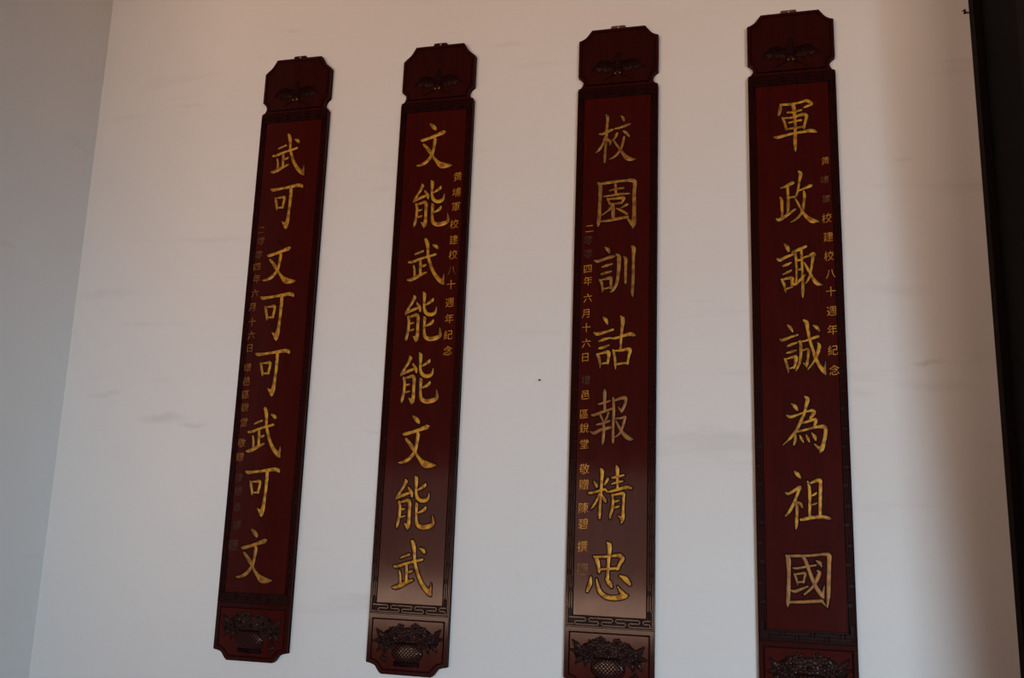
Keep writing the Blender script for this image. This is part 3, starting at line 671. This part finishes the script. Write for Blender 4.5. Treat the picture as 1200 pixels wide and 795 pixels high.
def flower_basket(parent, mirror):
    """woven basket with peonies and leaves in relief on the foot panel"""
    y = YF + 0.001
    m = -1 if mirror else 1
    cx, cz = -0.002 * m, 0.075
    a, b, h = 0.060, 0.041, 0.009

    def E(u, v):                                   # point on the rounded basket body
        r = min(1, (u / a) ** 2 + (v / b) ** 2)
        return (cx + u, y - h * (1 - r * r * r) - 0.0004, cz + v)
    bm = bmesh.new()
    loops = []
    for k in range(8):
        q = 1 - k / 8 if k else 1.0
        loops.append([bm.verts.new((E(a * q * math.cos(t), b * q * math.sin(t))[0], y if k == 0 else E(a * q * math.cos(t), b * q * math.sin(t))[1],
                                    cz + b * q * math.sin(t))) for t in [2 * math.pi * i / 32 for i in range(32)]])
    for A, B in zip(loops, loops[1:]):
        for i in range(32):
            bm.faces.new((A[i], A[(i + 1) % 32], B[(i + 1) % 32], B[i]))
    bm.faces.new(loops[-1])
    slab(bm, [(cx - 0.046, 0.032), (cx + 0.046, 0.032), (cx + 0.045, 0.044), (cx - 0.045, 0.044)], y, y - 0.009, 0.0015)
    for t in (0.033, 0.044):
        tube(bm, [(cx - 0.046, y - 0.007, t), (cx, y - 0.009, t - 0.001), (cx + 0.046, y - 0.007, t)], 0.0022)
    rim = [(cx + 0.044 * math.cos(t), y - 0.011, cz + 0.030 + 0.004 * math.sin(t)) for t in [math.pi * k / 10 for k in range(11)]]
    tube(bm, rim, 0.0028)
    fb = build('flower_basket', bm, M_WEAVE, parent, smooth=True)
    fb['label'] = 'dark woven basket of flowers in relief'

    bm = bmesh.new()                               # raised diamonds between the weave
    du, dv = 0.0125, 0.0130
    for i in range(-10, 11):
        for j in range(-10, 11):
            u, v = (i + (j % 2) * 0.5) * du, j * dv * 0.5
            if (u / a) ** 2 + (v / b) ** 2 > 0.86 or v > b * 0.72 or v < -b * 0.78:
                continue
            q = [E(u + s_ * du * 0.335, v + t_ * dv * 0.335) for s_, t_ in ((1, 0), (0, 1), (-1, 0), (0, -1))]
            q = [bm.verts.new((x_, y_ - 0.0006, z_)) for x_, y_, z_ in q]
            c_ = E(u, v)
            c_ = bm.verts.new((c_[0], c_[1] - 0.0007, c_[2]))
            for k in range(4):
                bm.faces.new((q[(k + 1) % 4], q[k], c_))
    build('woven_face', bm, M_PADS, fb, fix=False)
    bm = bmesh.new()                               # mass of foliage behind the blooms
    for ux, uz, ra, rb in ((0, .122, .060, .040), (-.055, .128, .042, .032), (.055, .126, .042, .032), (-.088, .118, .028, .024), (.088, .114, .028, .024)):
        dome(bm, cx + m * ux, uz, y, ra, rb, 0.005, seg=22, rings=3, ribs=9, depth=0.0012)
    build('foliage', bm, M_WEAVE, fb, smooth=True)

    def flower(fx, fz, r, petals, rot, hh=0.012):
        bm = bmesh.new()
        for ringno, (rr, pr, up_) in enumerate(((1.0, 0.46, 0.6), (0.62, 0.36, 0.9))):
            for k in range(petals):
                t = rot + 2 * math.pi * (k + 0.5 * ringno) / petals
                px, pz = fx + m * math.cos(t) * r * rr * 0.62, fz + math.sin(t) * r * rr * 0.62
                dome(bm, px, pz, y, r * pr, r * pr * 0.82, hh * up_ * 0.55, ang=math.atan2(math.sin(t), m * math.cos(t)), seg=12, rings=3, ribs=3, depth=0.0016)
        dome(bm, fx, fz, y, r * 0.24, r * 0.24, hh * 1.15, seg=10, rings=3)
        build('flower', bm, M_CARV, fb, smooth=True)

    def leaf_(lx, lz, ln, ang, wd=0.52):
        bm = bmesh.new()
        an = ang if m > 0 else math.pi - ang
        dome(bm, lx, lz, y, ln / 2, ln * wd / 2, 0.006, ang=an, seg=16, rings=3, taper=0.8)
        ca, sa = math.cos(an), math.sin(an)
        tube(bm, [(lx - ca * ln / 2, y - 0.002, lz - sa * ln / 2), (lx, y - 0.0068, lz), (lx + ca * ln / 2, y - 0.001, lz + sa * ln / 2)], 0.0012, 5)
        for q in (-0.2, 0.05, 0.28):
            for s in (-1, 1):
                bx, bz = lx + ca * ln * q, lz + sa * ln * q
                ex, ez = bx + math.cos(an + s * 0.8) * ln * 0.17, bz + math.sin(an + s * 0.8) * ln * 0.17
                tube(bm, [(bx, y - 0.0066, bz), (ex, y - 0.0042, ez)], 0.0009, 4)
        build('leaf', bm, M_CARV, fb, smooth=True)

    X = lambda q: cx + m * q
    flower(X(0.0), 0.126, 0.036, 9, 0.2, 0.017)
    flower(X(-0.046), 0.136, 0.031, 7, 0.7, 0.014)
    flower(X(0.046), 0.134, 0.031, 7, 0.1, 0.014)
    flower(X(-0.084), 0.124, 0.024, 6, 0.3)
    flower(X(0.082), 0.118, 0.026, 6, 0.9)
    flower(X(-0.034), 0.104, 0.020, 6, 0.4)
    flower(X(0.036), 0.102, 0.020, 6, 1.2)
    flower(X(-0.026), 0.160, 0.019, 6, 0.5)
    flower(X(0.030), 0.157, 0.018, 6, 0.2)
    flower(X(-0.062), 0.106, 0.018, 6, 0.9)
    flower(X(0.060), 0.102, 0.018, 6, 0.1)
    for lx, lz, ln, an in ((-0.108, 0.146, 0.046, 2.3), (-0.114, 0.126, 0.036, 2.9), (-0.098, 0.098, 0.042, 4.0), (-0.076, 0.092, 0.034, 4.6),
                           (0.106, 0.136, 0.048, 0.85), (0.113, 0.112, 0.038, -0.15), (0.102, 0.090, 0.042, -0.95), (0.080, 0.086, 0.036, -1.35),
                           (-0.058, 0.152, 0.030, 2.0), (0.062, 0.148, 0.030, 0.9)):
        leaf_(X(lx), lz, ln, an)
    bm = bmesh.new()                               # hanging bud on a ribbon, on one side only
    bx = X(0.088)
    tube(bm, [(bx, y - 0.003, 0.086), (bx + m * 0.004, y - 0.004, 0.072), (bx + m * 0.001, y - 0.004, 0.060)], 0.0018)
    dome(bm, bx, 0.052, y, 0.016, 0.0085, 0.008, seg=14, rings=3, ribs=4, depth=0.001)
    dome(bm, bx + m * 0.004, 0.060, y, 0.008, 0.006, 0.008)
    dome(bm, bx - m * 0.003, 0.043, y, 0.011, 0.005, 0.006)
    build('hanging_bud', bm, M_CARV, fb, smooth=True)


def couplet_board(idx, loc, roll, shoulder, ledge, mirror, label, hanger_mat, eyes, gold):
    root = bpy.data.objects.new('couplet_board', None)
    C.objects.link(root)
    root.location = loc
    root.rotation_euler = (0, -roll, 0)
    root['label'] = label
    root['category'] = 'sign board'
    root['group'] = 'carved couplet boards on the wall'
    half = half_outline(shoulder, ledge)
    out = full(half)
    bm = bmesh.new()
    slab(bm, out, Y0, YB, 0.001)
    build('backing_board', bm, M_SIDE, root)
    # head plate: outer frame, groove, inner field
    head = full([(W2, BT + 0.0035)] + [(x - 0.0, z) for x, z in half[8:]])

    def inset(d):                                  # inset outline, kept clean in the narrow corners of the neck
        r = []
        for x, z in offset(head, d):
            lim = 0.1305 - d * 0.9 if z < BT + 0.045 else W2 - d
            r.append((max(-lim, min(lim, x)), max(z, BT + 0.0035 + d)))
        return r
    hin, hfield = inset(0.011), inset(0.0145)
    bm = bmesh.new()
    ring(bm, head, hin, YB + 0.001, YF)
    build('head_frame', bm, M_RIM, root)
    bm = bmesh.new()
    slab(bm, hfield, YB + 0.001, YF, 0.0008)
    build('head_panel', bm, M_RIM, root)
    bat(root, eyes)
    # lettered panel with its key-pattern border
    bm = bmesh.new()
    slab(bm, rect(-PX, PX, PB, PT), YB + 0.001, YF, 0.002)
    build('lettered_panel', bm, M_LAC, root)
    zb, zt = 0.2045, BT - 0.001
    bm = bmesh.new()
    slab(bm, rect(-W2 + .002, W2 - .002, zb, zt), YB + 0.0005, YB - 0.0004, 0.0002)
    build('border_ground', bm, M_DARK, root)
    bm = bmesh.new()
    ring(bm, rect(-W2, W2, zb - 0.001, zt + 0.001), rect(-W2 + 0.0034, W2 - 0.0034, zb + 0.0025, zt - 0.0025), YB + 0.001, YF, 0.0006)
    build('border_rim', bm, M_RIM, root)
    wd = W2 - 0.0034 - PX - 0.002
    x0 = PX + 0.0016
    for name_, p0, ax, ac, ln, width, cells in (
            ('left', (-x0, PB - 0.002), (0, 1), (-1, 0), PT - PB + 0.004, wd, 15),
            ('right', (x0, PB - 0.002), (0, 1), (1, 0), PT - PB + 0.004, wd, 15),
            ('bottom', (-x0 - wd * .5, PB - 0.002), (1, 0), (0, -1), 2 * x0 + wd, PB - zb - 0.005, 3),
            ('top', (-x0 - wd * .5, PT + 0.002), (1, 0), (0, 1), 2 * x0 + wd, zt - PT - 0.006, 3)):
        bm = bmesh.new()
        fret(bm, p0, ax, ac, ln, width, cells)
        if name_ in ('bottom', 'top'):             # the lines turn the corner into the side strips
            dv = ac[1]
            for sx in (-1, 1):
                for t in (0.14, 0.86):
                    ex, ez = sx * (x0 + t * wd), p0[1] + dv * t * width
                    bar(bm, (ex, p0[1] - dv * 0.024), (ex, ez), 0.0032, YB + 0.0005, YF + 0.0004)
                    bar(bm, (ex, ez), (sx * (x0 - 0.004), ez), 0.0032, YB + 0.0005, YF + 0.0003)
        build('key_fret', bm, M_RIM, root)
    # foot plate with the basket
    foot = full([half[0], half[1], half[2], half[3], half[4], half[5], half[6], (W2, zb - 0.0015)])
    fin, ff = offset(foot, 0.0150), offset(foot, 0.0178)
    bm = bmesh.new()
    ring(bm, foot, fin, YB + 0.001, YF)
    build('foot_frame', bm, M_RIM, root)
    bm = bmesh.new()
    slab(bm, ff, YB + 0.001, YF)
    build('foot_panel', bm, M_LAC, root)
    flower_basket(root, mirror)
    # hanging lug on top
    bm = bmesh.new()
    slab(bm, [(-0.031, BH - 0.012), (0.025, BH - 0.012), (0.025, BH + 0.0125), (0.020, BH + 0.016), (-0.026, BH + 0.016), (-0.031, BH + 0.0125)], -0.002, -0.013, 0.001)
    hg = build('hanging_lug', bm, hanger_mat, root)
    bm = bmesh.new()
    dome(bm, -0.002, BH + 0.009, -0.0128, 0.0042, 0.0036, 0.002, seg=10, rings=2)
    build('nail_head', bm, M_PIN, hg)
    # the large gilt characters
    k = 0
    for b, ch, cx, cz, su, sv in BIG:
        if b != idx:
            continue
        mat = gold[k]
        bm, bg = bmesh.new(), bmesh.new()
        rs = (su + sv) / 2
        for i, st in enumerate(GLYPHS[ch]):
            if ch == '文' and i == 0 and idx == 0 and k == 2:
                bd = bmesh.new()                  # this dot is built apart, in dark lacquer
                stroke(bd, [(x * su / 1e4, z * sv / 1e4, r * rs / 1e4) for x, z, r in st], YF + 0.0002, 0.0018)
                bare = bd
                continue
            pts = [(x * su / 1e4, z * sv / 1e4, r * rs / 1e4) for x, z, r in st]
            stroke(bm, pts, YF + 0.0001, 0.0026 + 0.00012 * (i % 5))
            stroke(bg, pts, YF + 0.0002, 0.0006 + 0.00002 * (i % 5), 0.0044)
        o = build('character', bm, mat, root)
        o.location = (cx, 0, cz)
        o['label'] = ('browned gilt' if mat is M_COPPER else 'worn gilt' if mat is M_WORN else 'gilt') + ' carved character'
        g = build('cut_outline', bg, M_LINE, o)
        if ch == '文' and idx == 0 and k == 2:
            build('dark_dot', bare, M_RIM, o)
        k += 1
    return root


G_, W_, F_ = M_GOLD, M_WORN, M_COPPER
BOARDS = [
    ((0.0069, 0, 1.0462), 0.0029, SH12, False, False, 'leftmost dark maroon couplet board, nearest the corner, small gilt date on its left side', M_RIM, True,
     [G_, G_, G_, G_, G_, G_, G_, W_]),
    ((0.6152, 0, 1.0399), -0.00071, SH12, False, True, 'second couplet board from the left corner, eight gold characters, small gold column on its right', M_RIM, True,
     [G_] * 8),
    ((1.3256, 0, 1.0366), -0.00193, SH34, True, False, 'third couplet board from the left corner, seven gold characters, small seal on its left', M_BRASS, False,
     [W_, W_, W_, G_, F_, G_, G_]),
    ((1.9572, 0, 1.0293), 0.00258, SH34, True, True, 'rightmost couplet board, nearest the dark door, seven gold characters above a dim basket', M_BRASS, False,
     [G_, G_, G_, G_, G_, G_, F_]),
]
roots = [couplet_board(i, *b) for i, b in enumerate(BOARDS)]
count = {}
for b, ch, x, z in SMALL:
    k = count[b] = count.get(b, -1) + 1
    if b == 0:
        mat = M_DIM if k >= 17 else M_FADE if k < 3 else M_WORN
    elif b == 2:
        mat = M_DIM if k in (1, 2, 10) else M_SMALL
    elif b == 3:
        mat = M_FADE if k in (1, 2) else M_SMALL
    else:
        mat = M_FADE if ch == '八' else M_SMALL
    if ch == '印':
        seal(x, z, M_DIM if b == 0 else M_FADE, roots[b])
        continue
    size = {0: 0.036, 1: 0.0385, 2: 0.036 if k < 15 else 0.039, 3: 0.030 if k < 3 else 0.0365}[b]
    o = small_char(ch, x, z, mat, roots[b], size)
    o['label'] = ('darkened' if mat is M_DIM else 'faint gilt' if mat is M_FADE else 'gilt') + ' small character'

# ------------------------------------------------------------------ small things on the wall
bm = bmesh.new()                              # bent nail by the door frame
tube(bm, [(0, 0.002, 0), (0, -0.014, 0.002), (-0.004, -0.024, -0.001), (-0.012, -0.030, -0.008)], [0.0035, 0.003, 0.0028, 0.002])
tube(bm, [(0.002, -0.002, 0.0), (0.010, -0.010, -0.002), (0.018, -0.012, -0.006)], [0.003, 0.0022, 0.0015])
tube(bm, [(0, -0.010, 0), (0.001, -0.014, 0.010)], [0.003, 0.0015])
nail = build('bent_nail', bm, M_IRON, None, smooth=True)
nail.location = (2.533, 0, TOP - 0.067)
nail['label'] = 'dark bent nail in the plaster beside the door, upper right'
nail['category'] = 'nail'
bm = bmesh.new()
tube(bm, [(0, 0.002, 0), (0, -0.010, 0.0)], [0.0022, 0.0022], 8)
dome(bm, 0, 0, -0.010, 0.0036, 0.0036, 0.002, seg=10, rings=2)
nail2 = build('wall_nail', bm, M_IRON, None, smooth=True)
nail2.location = (1.060, 0, 2.0815)
nail2['label'] = 'tiny dark nail head in the bare plaster between the two middle boards'
nail2['category'] = 'nail'
